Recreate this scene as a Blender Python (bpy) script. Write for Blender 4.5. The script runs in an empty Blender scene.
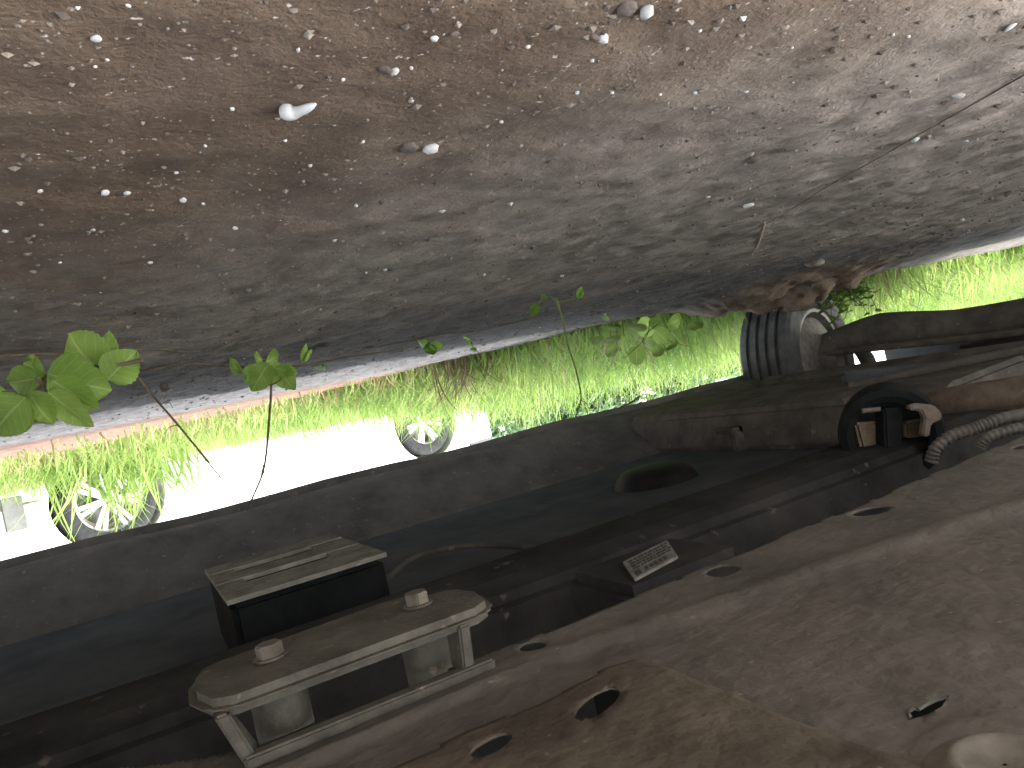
import bpy, bmesh, math, random
import numpy as np
from mathutils import Vector, Matrix

random.seed(7)
rng = np.random.default_rng(7)
scene = bpy.context.scene
COL = scene.collection
PI = math.pi

# ------------------------------------------------------------------ camera
CAM_H, FOC = 0.14, 750.0
YAW, ROLL = math.radians(62.6), math.atan(.215)
FWD = np.array([math.sin(YAW), math.cos(YAW), 0.0])
LEFT = np.array([-math.cos(YAW), math.sin(YAW), 0.0])
UPW = np.array([0.0, 0.0, 1.0])
RGT = math.cos(ROLL) * LEFT + math.sin(ROLL) * UPW        # the phone was held upside down
DWN = -math.sin(ROLL) * LEFT + math.cos(ROLL) * UPW
ORG = np.array([0.0, 0.0, CAM_H])
cam = bpy.data.objects.new('camera', bpy.data.cameras.new('camera'))
COL.objects.link(cam)
cam.data.sensor_width = 36
cam.data.lens = FOC / 1024 * 36
cam.data.clip_start = .01
cam.data.clip_end = 2000
m = Matrix.Identity(4)
for i in range(3):
    m[i][0], m[i][1], m[i][2], m[i][3] = RGT[i], -DWN[i], -FWD[i], ORG[i]
cam.matrix_world = m
scene.camera = cam


def P(px, py, x=None, y=None, z=None, d=None):
    """Where the sight line of a point of the photograph meets a real plane of the place."""
    w = FWD + (px - 512) / FOC * RGT + (py - 384) / FOC * DWN
    t = d if d is not None else x / w[0] if x is not None else y / w[1] if y is not None else (z - CAM_H) / w[2]
    return Vector(ORG + t * w)


# ------------------------------------------------------------------ materials
def mat(name, a, b=None, scale=20, rough=.7, metal=0, bump=0, bscale=None, spots=None, spot_scale=80, spot_at=.68,
        trans=0, detail=6, stretch=None, lo=.35, hi=.65, spec=.3):
    M = bpy.data.materials.new(name)
    M.use_nodes = True
    N, K = M.node_tree.nodes, M.node_tree.links
    pb = N['Principled BSDF']
    pb.inputs['Roughness'].default_value = rough
    pb.inputs['Metallic'].default_value = metal
    pb.inputs['Specular IOR Level'].default_value = spec
    tc = N.new('ShaderNodeTexCoord')
    mp = N.new('ShaderNodeMapping')
    K.new(tc.outputs['Object'], mp.inputs[0])
    if stretch: mp.inputs['Scale'].default_value = stretch
    col = None
    if b is not None:
        n = N.new('ShaderNodeTexNoise'); n.inputs['Scale'].default_value = scale; n.inputs['Detail'].default_value = detail
        n.inputs['Roughness'].default_value = .65
        K.new(mp.outputs[0], n.inputs[0])
        r = N.new('ShaderNodeValToRGB')
        r.color_ramp.elements[0].position = lo; r.color_ramp.elements[1].position = hi
        r.color_ramp.elements[0].color = (*a, 1); r.color_ramp.elements[1].color = (*b, 1)
        K.new(n.outputs['Fac'], r.inputs[0])
        col = r.outputs[0]
        if spots:
            n2 = N.new('ShaderNodeTexNoise'); n2.inputs['Scale'].default_value = spot_scale; n2.inputs['Detail'].default_value = 3
            K.new(mp.outputs[0], n2.inputs[0])
            r2 = N.new('ShaderNodeValToRGB'); r2.color_ramp.elements[0].position = spot_at; r2.color_ramp.elements[1].position = spot_at + .06
            K.new(n2.outputs['Fac'], r2.inputs[0])
            mx = N.new('ShaderNodeMix'); mx.data_type = 'RGBA'
            K.new(r2.outputs[0], mx.inputs[0]); K.new(col, mx.inputs[6]); mx.inputs[7].default_value = (*spots, 1)
            col = mx.outputs[2]
        K.new(col, pb.inputs['Base Color'])
    else:
        pb.inputs['Base Color'].default_value = (*a, 1)
    if bump:
        n3 = N.new('ShaderNodeTexNoise'); n3.inputs['Scale'].default_value = bscale or scale * 2; n3.inputs['Detail'].default_value = 5
        K.new(mp.outputs[0], n3.inputs[0])
        bn = N.new('ShaderNodeBump'); bn.inputs['Strength'].default_value = bump; bn.inputs['Distance'].default_value = .004
        K.new(n3.outputs['Fac'], bn.inputs['Height']); K.new(bn.outputs[0], pb.inputs['Normal'])
    if trans:
        tr = N.new('ShaderNodeBsdfTranslucent'); ms = N.new('ShaderNodeMixShader'); ms.inputs[0].default_value = trans
        if col is not None: K.new(col, tr.inputs[0])
        else: tr.inputs[0].default_value = (*a, 1)
        K.new(pb.outputs[0], ms.inputs[1]); K.new(tr.outputs[0], ms.inputs[2])
        K.new(ms.outputs[0], N['Material Output'].inputs[0])
    return M


M_black = mat('black_underseal', (.100, .118, .130), (.165, .182, .192), 7, .9, bump=.25, bscale=60, spec=.06)
M_cup = mat('lit_cup_grey', (.12, .112, .10), (.20, .19, .175), 60, .85, bump=.2)
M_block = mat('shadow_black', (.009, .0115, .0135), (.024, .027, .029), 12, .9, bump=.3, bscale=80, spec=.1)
M_slot = mat('dusty_plate', (.22, .225, .20), (.42, .415, .37), 26, .95, bump=.5, bscale=120, spots=(.45, .42, .36), spot_scale=60, spot_at=.62)
M_rail = mat('dark_rail', (.028, .030, .032), (.066, .066, .064), 11, .9, bump=.3, bscale=80, spots=(.15, .135, .115), spot_scale=40, spot_at=.68, spec=.1)
M_dust = mat('dusty_black', (.100, .098, .092), (.200, .188, .168), 14, .9, bump=.3, bscale=90, spots=(.30, .27, .23), spot_scale=45, spot_at=.66)
M_sill = mat('sill_dust', (.125, .128, .130), (.22, .217, .205), 9, .9, bump=.3, bscale=120, spots=(.30, .27, .23), spot_scale=55, spot_at=.66, spec=.1)
M_tray = mat('muddy_tray', (.072, .069, .064), (.124, .118, .108), 20, .95, bump=.45, bscale=130, spots=(.185, .17, .15), spot_scale=190, spot_at=.69, detail=10)
M_skid = mat('brown_plate', (.055, .048, .039), (.110, .096, .078), 24, .95, bump=.5, bscale=140, spots=(.165, .14, .11), spot_scale=190, spot_at=.69, detail=10)
M_brkt = mat('bracket_steel', (.066, .065, .058), (.122, .118, .103), 40, .75, .1, bump=.3, bscale=300, spots=(.22, .17, .125), spot_scale=120, spot_at=.66)
M_bolt = mat('bolt_steel', (.098, .088, .076), (.165, .148, .126), 90, .5, .3, bump=.2)
M_alloy = mat('cast_alloy', (.14, .122, .105), (.24, .21, .18), 60, .8, .1, bump=.2)
M_tan = mat('tan_metal', (.17, .135, .10), (.27, .215, .165), 60, .65, .1, bump=.2)
M_rust = mat('rusty_pipe', (.115, .092, .074), (.20, .165, .135), 40, .7, .1, bump=.3, spots=(.30, .25, .20), spot_scale=90)
M_hose = mat('grey_hose', (.095, .093, .088), (.20, .193, .182), 60, .55, .1)
M_rubber = mat('tyre_rubber', (.065, .069, .071), (.115, .120, .122), 30, .75, bump=.15)
M_fartyre = mat('far_tyre_rubber', (.018, .019, .020), (.034, .035, .036), 30, .8, spec=.1)
M_rim = mat('brake_dust_alloy', (.16, .15, .145), (.30, .28, .265), 40, .55, .2, spots=(.22, .18, .15), spot_scale=40, spot_at=.64)
M_paint = mat('silver_paint', (.45, .46, .47), (.47, .48, .49), 3, .3, .4)
M_white = mat('white_paint', (.80, .80, .80), (.82, .82, .81), 3, .25)
M_glass = mat('car_glass', (.03, .04, .045), None, rough=.05)
M_plast = mat('black_plastic', (.02, .02, .022), (.035, .035, .036), 30, .5)
M_greyp = mat('grey_plastic', (.11, .115, .11), (.15, .15, .145), 30, .5)
M_silver = mat('wheel_silver', (.55, .56, .57), (.64, .64, .65), 20, .35, .4)
M_red = mat('lamp_red', (.45, .03, .02), None, rough=.2)
M_label = mat('label_paper', (.17, .168, .16), (.33, .33, .32), 70, .5)
M_ink = mat('label_ink', (.05, .05, .052), (.08, .08, .08), 200, .6)
M_leaf = mat('vine_leaf', (.22, .35, .07), (.32, .45, .11), 22, .5, bump=.2, trans=.7)
def add_veins(M):
    """paler midrib and side veins, read from a leaf's own length and width"""
    N, K = M.node_tree.nodes, M.node_tree.links
    at = N.new('ShaderNodeAttribute'); at.attribute_name = 'leaf_grid'
    sp_ = N.new('ShaderNodeSeparateXYZ'); K.new(at.outputs['Vector'], sp_.inputs[0])

    def mth(op, a, b=None):
        q = N.new('ShaderNodeMath'); q.operation = op
        for i, c in enumerate((a, b)):
            if c is None: continue
            if isinstance(c, (int, float)): q.inputs[i].default_value = c
            else: K.new(c, q.inputs[i])
        return q.outputs[0]
    au = mth('ABSOLUTE', sp_.outputs[0])
    fr = mth('FRACT', mth('SUBTRACT', mth('MULTIPLY', sp_.outputs[1], 6.5), mth('MULTIPLY', au, 1.7)))
    side = mth('GREATER_THAN', mth('ABSOLUTE', mth('SUBTRACT', fr, .5)), .455)
    v = mth('MAXIMUM', mth('LESS_THAN', au, .05), mth('MULTIPLY', side, .55))
    pb = N['Principled BSDF']; src = pb.inputs['Base Color'].links[0].from_socket
    mx = N.new('ShaderNodeMix'); mx.data_type = 'RGBA'; K.new(mth('MULTIPLY', v, .6), mx.inputs[0]); K.new(src, mx.inputs[6]); mx.inputs[7].default_value = (.50, .58, .26, 1)
    K.new(mx.outputs[2], pb.inputs['Base Color'])
    for n in N:
        if n.type == 'BSDF_TRANSLUCENT': K.new(mx.outputs[2], n.inputs[0])


add_veins(M_leaf)
M_leaf2 = mat('small_leaf', (.110, .220, .028), (.180, .300, .050), 40, .5, trans=.55)
M_weed = mat('sunny_weed', (.090, .190, .022), (.150, .260, .040), 40, .7, trans=.4)
M_stem = mat('vine_stem', (.080, .055, .040), (.150, .120, .075), 60, .7)
M_gstem = mat('green_stem', (.09, .12, .035), (.15, .19, .06), 60, .6, trans=.2)
M_grass = mat('grass_blade', (.170, .280, .060), (.310, .410, .120), 3.0, .5, trans=.5, detail=3)
M_dry = mat('dry_grass', (.20, .16, .08), (.38, .32, .17), 9, .7, trans=.4)
M_hedge = mat('hedge_leaf', (.080, .150, .070), (.150, .240, .120), 1.5, .5, trans=.45)
M_bark = mat('bark', (.12, .09, .065), (.22, .17, .12), 10, .9, bump=.6)
M_pale = mat('pale_stone', (.33, .315, .295), (.50, .48, .46), 90, .7, bump=.2)
M_mid = mat('brown_stone', (.13, .105, .082), (.24, .20, .16), 120, .8, bump=.3)
M_darks = mat('clod_shadow_dark', (.060, .048, .040), (.12, .095, .078), 120, .9, bump=.3)
M_twig = mat('twig_bark', (.060, .042, .030), (.12, .09, .065), 120, .8)
M_straw = mat('straw', (.36, .29, .19), (.48, .40, .28), 60, .7)
M_foam = mat('white_plastic', (.40, .39, .375), (.56, .545, .53), 90, .5)


# ------------------------------------------------------------------ mesh helpers
class MB:
    def __init__(s): s.v, s.f, s.mi = [], [], []

    def add(s, vs, fs, k=0):
        o = len(s.v); s.v += [tuple(p) for p in vs]; s.f += [tuple(o + i for i in f) for f in fs]; s.mi += [k] * len(fs)

    def box(s, x0, x1, y0, y1, z0, z1):
        s.add([(x, y, z) for z in (z0, z1) for y in (y0, y1) for x in (x0, x1)],
              [(0, 2, 3, 1), (4, 5, 7, 6), (0, 1, 5, 4), (2, 6, 7, 3), (0, 4, 6, 2), (1, 3, 7, 5)])

    def prism(s, pts, vec):
        """closed outline pts (3D) swept by vec"""
        n = len(pts); v = Vector(vec)
        s.add(list(pts) + [Vector(p) + v for p in pts],
              [tuple(range(n))[::-1], tuple(range(n, 2 * n))] + [(i, (i + 1) % n, n + (i + 1) % n, n + i) for i in range(n)])

    def tube(s, pts, rad, seg=10, cap=True):
        pts = [Vector(p) for p in pts]; n = len(pts)
        rads = [rad] * n if not hasattr(rad, '__len__') else rad
        t0 = (pts[1] - pts[0]).normalized()
        u = t0.orthogonal().normalized(); vs = []
        for i, p in enumerate(pts):
            t = (pts[min(i + 1, n - 1)] - pts[max(i - 1, 0)]).normalized()
            u = (u - t * u.dot(t)).normalized(); w = t.cross(u)
            for k in range(seg):
                a = 2 * PI * k / seg
                vs.append(p + (u * math.cos(a) + w * math.sin(a)) * rads[i])
        fs = [(i * seg + k, i * seg + (k + 1) % seg, (i + 1) * seg + (k + 1) % seg, (i + 1) * seg + k) for i in range(n - 1) for k in range(seg)]
        if cap: fs += [tuple(range(seg))[::-1], tuple((n - 1) * seg + k for k in range(seg))]
        s.add(vs, fs)

    def lathe(s, prof, origin, axis, seg=40, closed=False):
        """prof: (radius, along) pairs turned about axis"""
        ax = Vector(axis).normalized(); u = ax.orthogonal().normalized(); w = ax.cross(u); o = Vector(origin); n = len(prof)
        vs = [o + ax * h + (u * math.cos(2 * PI * k / seg) + w * math.sin(2 * PI * k / seg)) * r for r, h in prof for k in range(seg)]
        fs = [(i * seg + k, i * seg + (k + 1) % seg, ((i + 1) % n) * seg + (k + 1) % seg, ((i + 1) % n) * seg + k)
              for i in range(n if closed else n - 1) for k in range(seg)]
        s.add(vs, fs)

    def build(s, name, mats, parent=None, smooth=False, bevel=0, fix=True, angle=40):
        me = bpy.data.meshes.new(name); me.from_pydata(s.v, [], s.f)
        for q in (mats if isinstance(mats, (list, tuple)) else [mats]): me.materials.append(q)
        if any(s.mi): me.polygons.foreach_set('material_index', s.mi)
        if fix:
            bm = bmesh.new(); bm.from_mesh(me); bmesh.ops.recalc_face_normals(bm, faces=bm.faces)
            if bevel: bmesh.ops.bevel(bm, geom=[e for e in bm.edges if e.is_manifold and e.calc_face_angle(0) > .5], offset=bevel, segments=2, affect='EDGES', clamp_overlap=True)
            bm.to_mesh(me); bm.free()
        if smooth:
            me.polygons.foreach_set('use_smooth', [True] * len(me.polygons))
            try: me.set_sharp_from_angle(angle=math.radians(angle))
            except Exception: pass
        o = bpy.data.objects.new(name, me); COL.objects.link(o)
        if parent is not None:
            o.parent = parent
            o.matrix_parent_inverse = parent.matrix_world.inverted()
        return o


def tag(o, label=None, cat=None, group=None, kind=None):
    for k, v in (('label', label), ('category', cat), ('group', group), ('kind', kind)):
        if v: o[k] = v
    return o


def empty(name, loc, label, cat, group=None):
    o = bpy.data.objects.new(name, None); COL.objects.link(o); o.location = loc
    o.matrix_world = Matrix.Translation(Vector(loc))
    return tag(o, label, cat, group)


def spline(ctrl, n=8):
    """smooth curve through the control points"""
    c = [Vector(p) for p in ctrl]; c = [c[0] * 2 - c[1]] + c + [c[-1] * 2 - c[-2]]; out = []
    for i in range(1, len(c) - 2):
        for k in range(n):
            t = k / n; a, b, d, e = c[i - 1:i + 3]
            out.append(.5 * ((2 * b) + (d - a) * t + (2 * a - 5 * b + 4 * d - e) * t * t + (3 * b - a - 3 * d + e) * t ** 3))
    return out + [c[-2]]


# ------------------------------------------------------------------ noise for terrain
PERM = rng.random((512, 512))


def vnoise(x, y, s, off=0):
    x = x / s + off * 17.3; y = y / s + off * 9.1
    xi = np.floor(x).astype(int); yi = np.floor(y).astype(int); fx = x - xi; fy = y - yi
    fx = fx * fx * (3 - 2 * fx); fy = fy * fy * (3 - 2 * fy)
    g = lambda a, b: PERM[a % 512, b % 512]
    return (g(xi, yi) * (1 - fx) + g(xi + 1, yi) * fx) * (1 - fy) + (g(xi, yi + 1) * (1 - fx) + g(xi + 1, yi + 1) * fx) * fy - .5


def ground_z(x, y):
    x = np.asarray(x, float); y = np.asarray(y, float)
    z = .016 * vnoise(x, y, .6, 1) + .005 * vnoise(x, y, .13, 2) + .0045 * vnoise(x, y, .045, 3) + .0045 * vnoise(x, y, .018, 4) + .006 * np.maximum(0, vnoise(x, y, .03, 5) - .12)
    near = np.exp(-(x ** 2 + y ** 2) / .5)
    z = z * (1 - .35 * near)
    z += .085 * np.exp(-((x - 1.74) / .20) ** 2 - ((y - 1.93) / .34) ** 2) * (1 + 1.0 * vnoise(x, y, .07, 6) + .5 * vnoise(x, y, .025, 7))      # heap of soil in front of the tyre
    z += .02 * np.exp(-((x - 1.95) / .10) ** 2) * (vnoise(x, y, .5, 8) + .35) * (y > .2) * (y < 6)           # lip along the edge
    far = np.clip((x - 4) / 6, 0, 1)
    return z + far * .15 * vnoise(x, y, 6, 9)


def axis(lo, hi, d0, dense_lo, dense_hi, grow):
    a = [dense_lo]; d = d0
    while a[-1] < dense_hi: a.append(a[-1] + d); d = min(d * grow[0], grow[1])
    while a[-1] < hi: d *= 1.25; a.append(a[-1] + d)
    b = [dense_lo]; d = d0 * 2
    while b[-1] > lo: d *= 1.3; b.append(b[-1] - d)
    return np.array(b[:0:-1] + a)


gx = axis(-400, 900, .0055, .12, 2.7, (1.004, .02))
gy = axis(-600, 900, .0075, -.35, 3.2, (1.005, .03))
X, Y = np.meshgrid(gx, gy, indexing='ij')
Zg = ground_z(X, Y)
nx, ny = len(gx), len(gy)
verts = np.stack([X, Y, Zg], -1).reshape(-1, 3)
idx = np.arange(nx * ny).reshape(nx, ny)
faces = np.stack([idx[:-1, :-1], idx[1:, :-1], idx[1:, 1:], idx[:-1, 1:]], -1).reshape(-1, 4)
me = bpy.data.meshes.new('ground')
me.from_pydata(verts.tolist(), [], faces.tolist())
me.polygons.foreach_set('use_smooth', [True] * len(me.polygons))
ground = bpy.data.objects.new('ground', me); COL.objects.link(ground)
tag(ground, 'bare brown dirt with grit, turning to pale sand at its sunlit edge', kind='structure')


def ground_material():
    M = bpy.data.materials.new('dirt'); M.use_nodes = True
    N, K = M.node_tree.nodes, M.node_tree.links
    pb = N['Principled BSDF']; pb.inputs['Roughness'].default_value = .95; pb.inputs['Specular IOR Level'].default_value = .15
    tc = N.new('ShaderNodeTexCoord')

    def noise(scale, detail=6, rough=.65):
        n = N.new('ShaderNodeTexNoise'); n.inputs['Scale'].default_value = scale; n.inputs['Detail'].default_value = detail
        n.inputs['Roughness'].default_value = rough; K.new(tc.outputs['Object'], n.inputs[0]); return n.outputs['Fac']

    def ramp(fac, p0, p1, c0=(0, 0, 0), c1=(1, 1, 1)):
        r = N.new('ShaderNodeValToRGB'); e = r.color_ramp.elements
        e[0].position, e[1].position = p0, p1; e[0].color, e[1].color = (*c0, 1), (*c1, 1); K.new(fac, r.inputs[0]); return r.outputs[0]

    def mix(fac, a, b):
        x = N.new('ShaderNodeMix'); x.data_type = 'RGBA'; K.new(fac, x.inputs[0])
        for i, c in ((6, a), (7, b)):
            if isinstance(c, tuple): x.inputs[i].default_value = (*c, 1)
            else: K.new(c, x.inputs[i])
        return x.outputs[2]

    def math_(op, a, b):
        q = N.new('ShaderNodeMath'); q.operation = op
        for i, c in enumerate((a, b)):
            if isinstance(c, (int, float)): q.inputs[i].default_value = c
            else: K.new(c, q.inputs[i])
        return q.outputs[0]
    sx = N.new('ShaderNodeSeparateXYZ'); K.new(tc.outputs['Object'], sx.inputs[0])
    xw = math_('ADD', sx.outputs[0], math_('MULTIPLY', math_('SUBTRACT', noise(3), .5), .9))
    soil = ramp(noise(11, 8, .7), .36, .66, (.088, .059, .040), (.160, .116, .083))
    soil = mix(ramp(noise(120, 3), .60, .70), soil, (.100, .074, .056))
    soil = mix(ramp(noise(210, 2), .66, .74), soil, (.52, .45, .39))
    soil = mix(ramp(noise(2.2, 3), .45, .62), soil, mix(ramp(noise(40, 5), .4, .6), (.084, .057, .039), (.145, .106, .077)))
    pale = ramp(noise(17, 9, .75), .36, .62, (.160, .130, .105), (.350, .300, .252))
    light_side = math_('ADD', math_('MULTIPLY', sx.outputs[0], .62), math_('MULTIPLY', sx.outputs[1], .78))
    light_side = math_('ADD', light_side, math_('MULTIPLY', math_('SUBTRACT', noise(5), .5), .35))
    soil = mix(ramp(math_('MULTIPLY', light_side, .5), .28 * .5, .62 * .5), soil, pale)  # crumbly pale soil, spread wider to paint in light from the front side
    grey = ramp(noise(26, 8, .75), .38, .64, (.062, .056, .049), (.122, .112, .100))
    grey = mix(ramp(noise(240, 2), .66, .72), grey, (.36, .35, .33))
    c = mix(ramp(math_('MULTIPLY', xw, .25), (.78 + .22) * .25, (1.12 + .22) * .25), soil, grey)
    sand = ramp(noise(30, 6), .35, .65, (.165, .150, .134), (.31, .285, .258))
    c = mix(ramp(math_('MULTIPLY', math_('ADD', sx.outputs[0], math_('MULTIPLY', math_('SUBTRACT', noise(14), .5), .22)), .25), 1.99 * .25, 2.03 * .25), c, sand)
    green = ramp(noise(40, 6), .35, .65, (.030, .032, .014), (.075, .075, .032))
    orange = ramp(noise(14, 7), .35, .65, (.145, .090, .064), (.215, .140, .100))
    c = mix(ramp(math_('MULTIPLY', xw, .1), .258, .285), c, orange)
    yw = math_('ADD', sx.outputs[1], math_('MULTIPLY', math_('SUBTRACT', noise(4), .5), .8))
    side = math_('MULTIPLY', ramp(math_('MULTIPLY', xw, .25), 1.90 * .25, 2.0 * .25), ramp(math_('MULTIPLY', yw, .25), 1.10 * .25, 1.45 * .25))
    c = mix(side, c, green)
    vd = N.new('ShaderNodeVectorMath'); vd.operation = 'DISTANCE'; K.new(tc.outputs['Object'], vd.inputs[0]); vd.inputs[1].default_value = (1.74, 1.95, .05)
    red = ramp(noise(35, 8, .75), .35, .65, (.115, .085, .062), (.255, .192, .142))
    c = mix(ramp(math_('ADD', vd.outputs['Value'], math_('MULTIPLY', noise(9), .2)), .35, .55, (1, 1, 1), (0, 0, 0)), c, red)
    bounce_ground = ramp(noise(8, 6), .35, .65, (.40, .38, .35), (.50, .47, .43))  # added pale ground on the unseen near side, bounces light onto the underbody
    c = mix(ramp(math_('MULTIPLY', sx.outputs[0], -1), .06, .12), c, bounce_ground)
    K.new(c, pb.inputs['Base Color'])
    bn = N.new('ShaderNodeBump'); bn.inputs['Strength'].default_value = .7; bn.inputs['Distance'].default_value = .004
    K.new(math_('ADD', noise(95, 6), math_('MULTIPLY', noise(330, 4), .5)), bn.inputs['Height']); K.new(bn.outputs[0], pb.inputs['Normal'])
    return M


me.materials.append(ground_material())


# ------------------------------------------------------------------ stones
def stone_geom(mb, c, r, flat=.7, k=0, sub=1):
    bm = bmesh.new(); bmesh.ops.create_icosphere(bm, subdivisions=sub, radius=1)
    R3 = Matrix.Rotation(random.uniform(0, 6.28), 3, 'Z') @ Matrix.Rotation(random.uniform(-.5, .5), 3, 'X')
    sx_, sy_ = random.uniform(.75, 1.2), random.uniform(.7, 1.1)
    vs = []
    for v in bm.verts:
        p = v.co * random.uniform(.82, 1.12); p = Vector((p.x * sx_, p.y * sy_, p.z * flat)); vs.append(Vector(c) + (R3 @ p) * r)
    fs = [[v.index for v in f.verts] for f in bm.faces]
    bm.free(); mb.add(vs, fs, k)


def on_ground(px, py):
    p = P(px, py, z=0)
    zz = 0.0
    for _ in range(14): zz = .5 * zz + .5 * float(ground_z(p.x, p.y)); p = P(px, py, z=zz)
    return p


def pebble(px, py, wpx, label, material, name='pebble', cat='pebble', group=None, flat=.7, sub=2, sink=.25):
    p = on_ground(px, py); dist = (p - Vector(ORG)).dot(Vector(FWD)); r = wpx / FOC * dist / 2
    mb = MB(); stone_geom(mb, (0, 0, 0), r, flat, sub=sub)
    o = mb.build(name, material, smooth=True, angle=60)
    o.location = (p.x, p.y, float(ground_z(p.x, p.y)) + r * flat * (1 - 2 * sink) * .9)
    return tag(o, label, cat, group)


pebble(430, 146, 17, 'round grey white pebble with a dark shadow lump at its left, centre of the dirt', M_pale)
pebble(646, 9, 19, 'largest white pebble on the dirt, cut by the top edge of the photo', M_pale)
pebble(603, 37, 14, 'white pebble just left of the largest white pebble', M_pale)
pebble(434, 37, 10, 'small white pebble at top middle above the shell shaped scrap', M_pale)
pebble(96, 37, 10, 'lone pale pebble in the top left corner of the dirt', M_pale)
pebble(105, 191, 9, 'left one of two white pebbles side by side on the left dirt', M_pale)
pebble(127, 192, 7, 'right one of two white pebbles side by side on the left dirt', M_pale)
pebble(183, 199, 8, 'cream pebble on the dirt right of the two side by side pebbles', M_pale)
pebble(748, 204, 11, 'flat pale pebble on the dirt below the dark clod and left of the twig', M_pale, flat=.5)
pebble(958, 94, 13, 'flat pale pebble lying beside the long twig at right', M_pale, flat=.45)
pebble(1010, 26, 13, 'flat pale chip in the top right corner of the dirt', M_pale, flat=.4)
pebble(915, 139, 10, 'thin pale chip on the dirt to the right of the twig', M_pale, flat=.4)
pebble(394, 70, 10, 'pale pebble touching a dark clod at upper middle of the dirt', M_pale)
DC = 'dark soil clods and pebble shadows built as lumps'
pebble(409, 146, 24, 'dark lump for the shadow of the round grey white pebble', M_darks, 'clod_and_shadow', 'soil clod', flat=.4, sink=.3)  # stands in for the pebble's cast shadow
pebble(385, 68, 15, 'dark clod left of a pale pebble at upper middle of the dirt', M_darks, 'clod_and_shadow', 'soil clod', flat=.5)
pebble(627, 6, 22, 'dark lump for the shadow of the largest white pebble at the top edge', M_darks, 'clod_and_shadow', 'soil clod', flat=.45)  # dark lump in place of this pebble's shadow
pebble(594, 36, 14, 'dark lump for the shadow of the second white pebble at top', M_darks, 'clod_and_shadow', 'soil clod', flat=.5)  # likewise a pebble's shadow built as a lump
pebble(752, 158, 13, 'dark clod alone on the dirt left of the twig', M_darks, 'clod_and_shadow', 'soil clod', flat=.6)
pebble(455, 33, 10, 'dark clod right of the small white pebble at top middle', M_darks, 'clod_and_shadow', 'soil clod', flat=.5)
pebble(1008, 192, 10, 'dark clod at the right edge of the dirt below the twig', M_darks, 'clod_and_shadow', 'soil clod', flat=.5)
pebble(838, 28, 10, 'dark clod at the top right of the dirt', M_darks, 'clod_and_shadow', 'soil clod', flat=.5)
pebble(833, 49, 9, 'smaller dark clod at the top right of the dirt', M_darks, 'clod_and_shadow', 'soil clod', flat=.5)
pebble(163, 385, 11, 'dark clod on the pale sand just right of the big leaves', M_darks, 'clod_and_shadow', 'soil clod', flat=1.0)
pebble(818, 277, 20, 'brown stone lying on top of the heap before the tyre', M_mid, 'stone', 'stone', flat=.45)
pebble(792, 291, 12, 'small brown stone on the heap before the tyre', M_mid, 'stone', 'stone', flat=.6)
small = [(298, 49, 6), (343, 79, 5), (411, 67, 6), (411, 100, 6), (501, 121, 6), (363, 141, 5), (285, 140, 5), (232, 108, 6), (176, 172, 5), (203, 203, 5),
         (128, 5, 6), (95, 66, 5), (235, 227, 6), (310, 165, 5), (356, 205, 5), (205, 145, 5), (107, 59, 5), (320, 309, 4), (385, 269, 5), (484, 274, 5),
         (528, 46, 6), (592, 60, 5), (577, 92, 6), (612, 92, 5), (660, 94, 5), (695, 92, 6), (700, 30, 5), (792, 47, 5), (893, 34, 6), (908, 36, 5),
         (966, 140, 5), (962, 219, 5), (562, 275, 5), (650, 330, 5), (708, 196, 5), (40, 190, 7), (5, 230, 7), (93, 229, 5), (60, 262, 4), (150, 262, 5)]
for (px, py, w) in small:
    pebble(px, py, w, 'tiny pale pebble half sunk in the brown dirt under the car', M_pale, group='tiny pale pebbles scattered over the dirt', sub=1)

# shell shaped scrap
mb = MB(); p0 = on_ground(279, 104); p1 = on_ground(291, 107); p2 = on_ground(304, 104); p3 = on_ground(315, 100)
up = Vector((0, 0, .0022))
mb.tube(spline([p0 + up, p1 + up * 1.2, p2 + up, p3 + up * .8], 6), [.0012, .0028, .0036, .0038, .0038, .0037, .0034, .0030, .0026, .0024, .0022, .0021, .0020, .0019, .0018, .0016, .0014, .0010, .0005], 10)
tag(mb.build('plastic_scrap', M_foam, smooth=True), 'bent white scrap with a fat end lying on the dirt', 'scrap')

# grit: countless grains
mb = MB()
octa = [(1, 0, 0), (-1, 0, 0), (0, 1, 0), (0, -1, 0), (0, 0, 1), (0, 0, -1)]
of = [(0, 2, 4), (2, 1, 4), (1, 3, 4), (3, 0, 4), (2, 0, 5), (1, 2, 5), (3, 1, 5), (0, 3, 5)]
n = 4800
r_ = rng.random((n, 2)); dd = .18 + 2.4 * r_[:, 0] ** 1.7; ang = math.radians(18) + r_[:, 1] * math.radians(85)
gxs, gys = dd * np.sin(ang), dd * np.cos(ang)
gzs = ground_z(gxs, gys)
for i in range(n):
    s = (.0007 + .0019 * random.random() ** 3) * (.75 + .9 * dd[i])
    a = random.uniform(0, 6.28); ca, sa = math.cos(a), math.sin(a)
    q = [(random.uniform(.6, 1.2) * s) for _ in range(3)]
    mb.add([(gxs[i] + (vx * q[0]) * ca - (vy * q[1]) * sa, gys[i] + vx * q[0] * sa + vy * q[1] * ca, gzs[i] + vz * q[2] * .6 + s * .15) for vx, vy, vz in octa], of,
           0 if random.random() < .022 else 1 if random.random() < .6 else 2)
tag(mb.build('grit', [M_pale, M_mid, M_darks], smooth=False, fix=False), 'fine grit scattered over the dirt', kind='stuff')

# long twig and straws on the ground
def ground_strand(name, pix, rad, material, label, cat, lift=.001):
    flat = spline([(q[0], q[1], 0) for q in pix], 8)
    pts = [on_ground(q.x, q.y) + Vector((0, 0, lift)) for q in flat]
    mb = MB(); mb.tube(pts, [rad * (1 - .6 * i / len(pts)) for i in range(len(pts))], 6)
    return tag(mb.build(name, material, smooth=True), label, cat)


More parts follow.
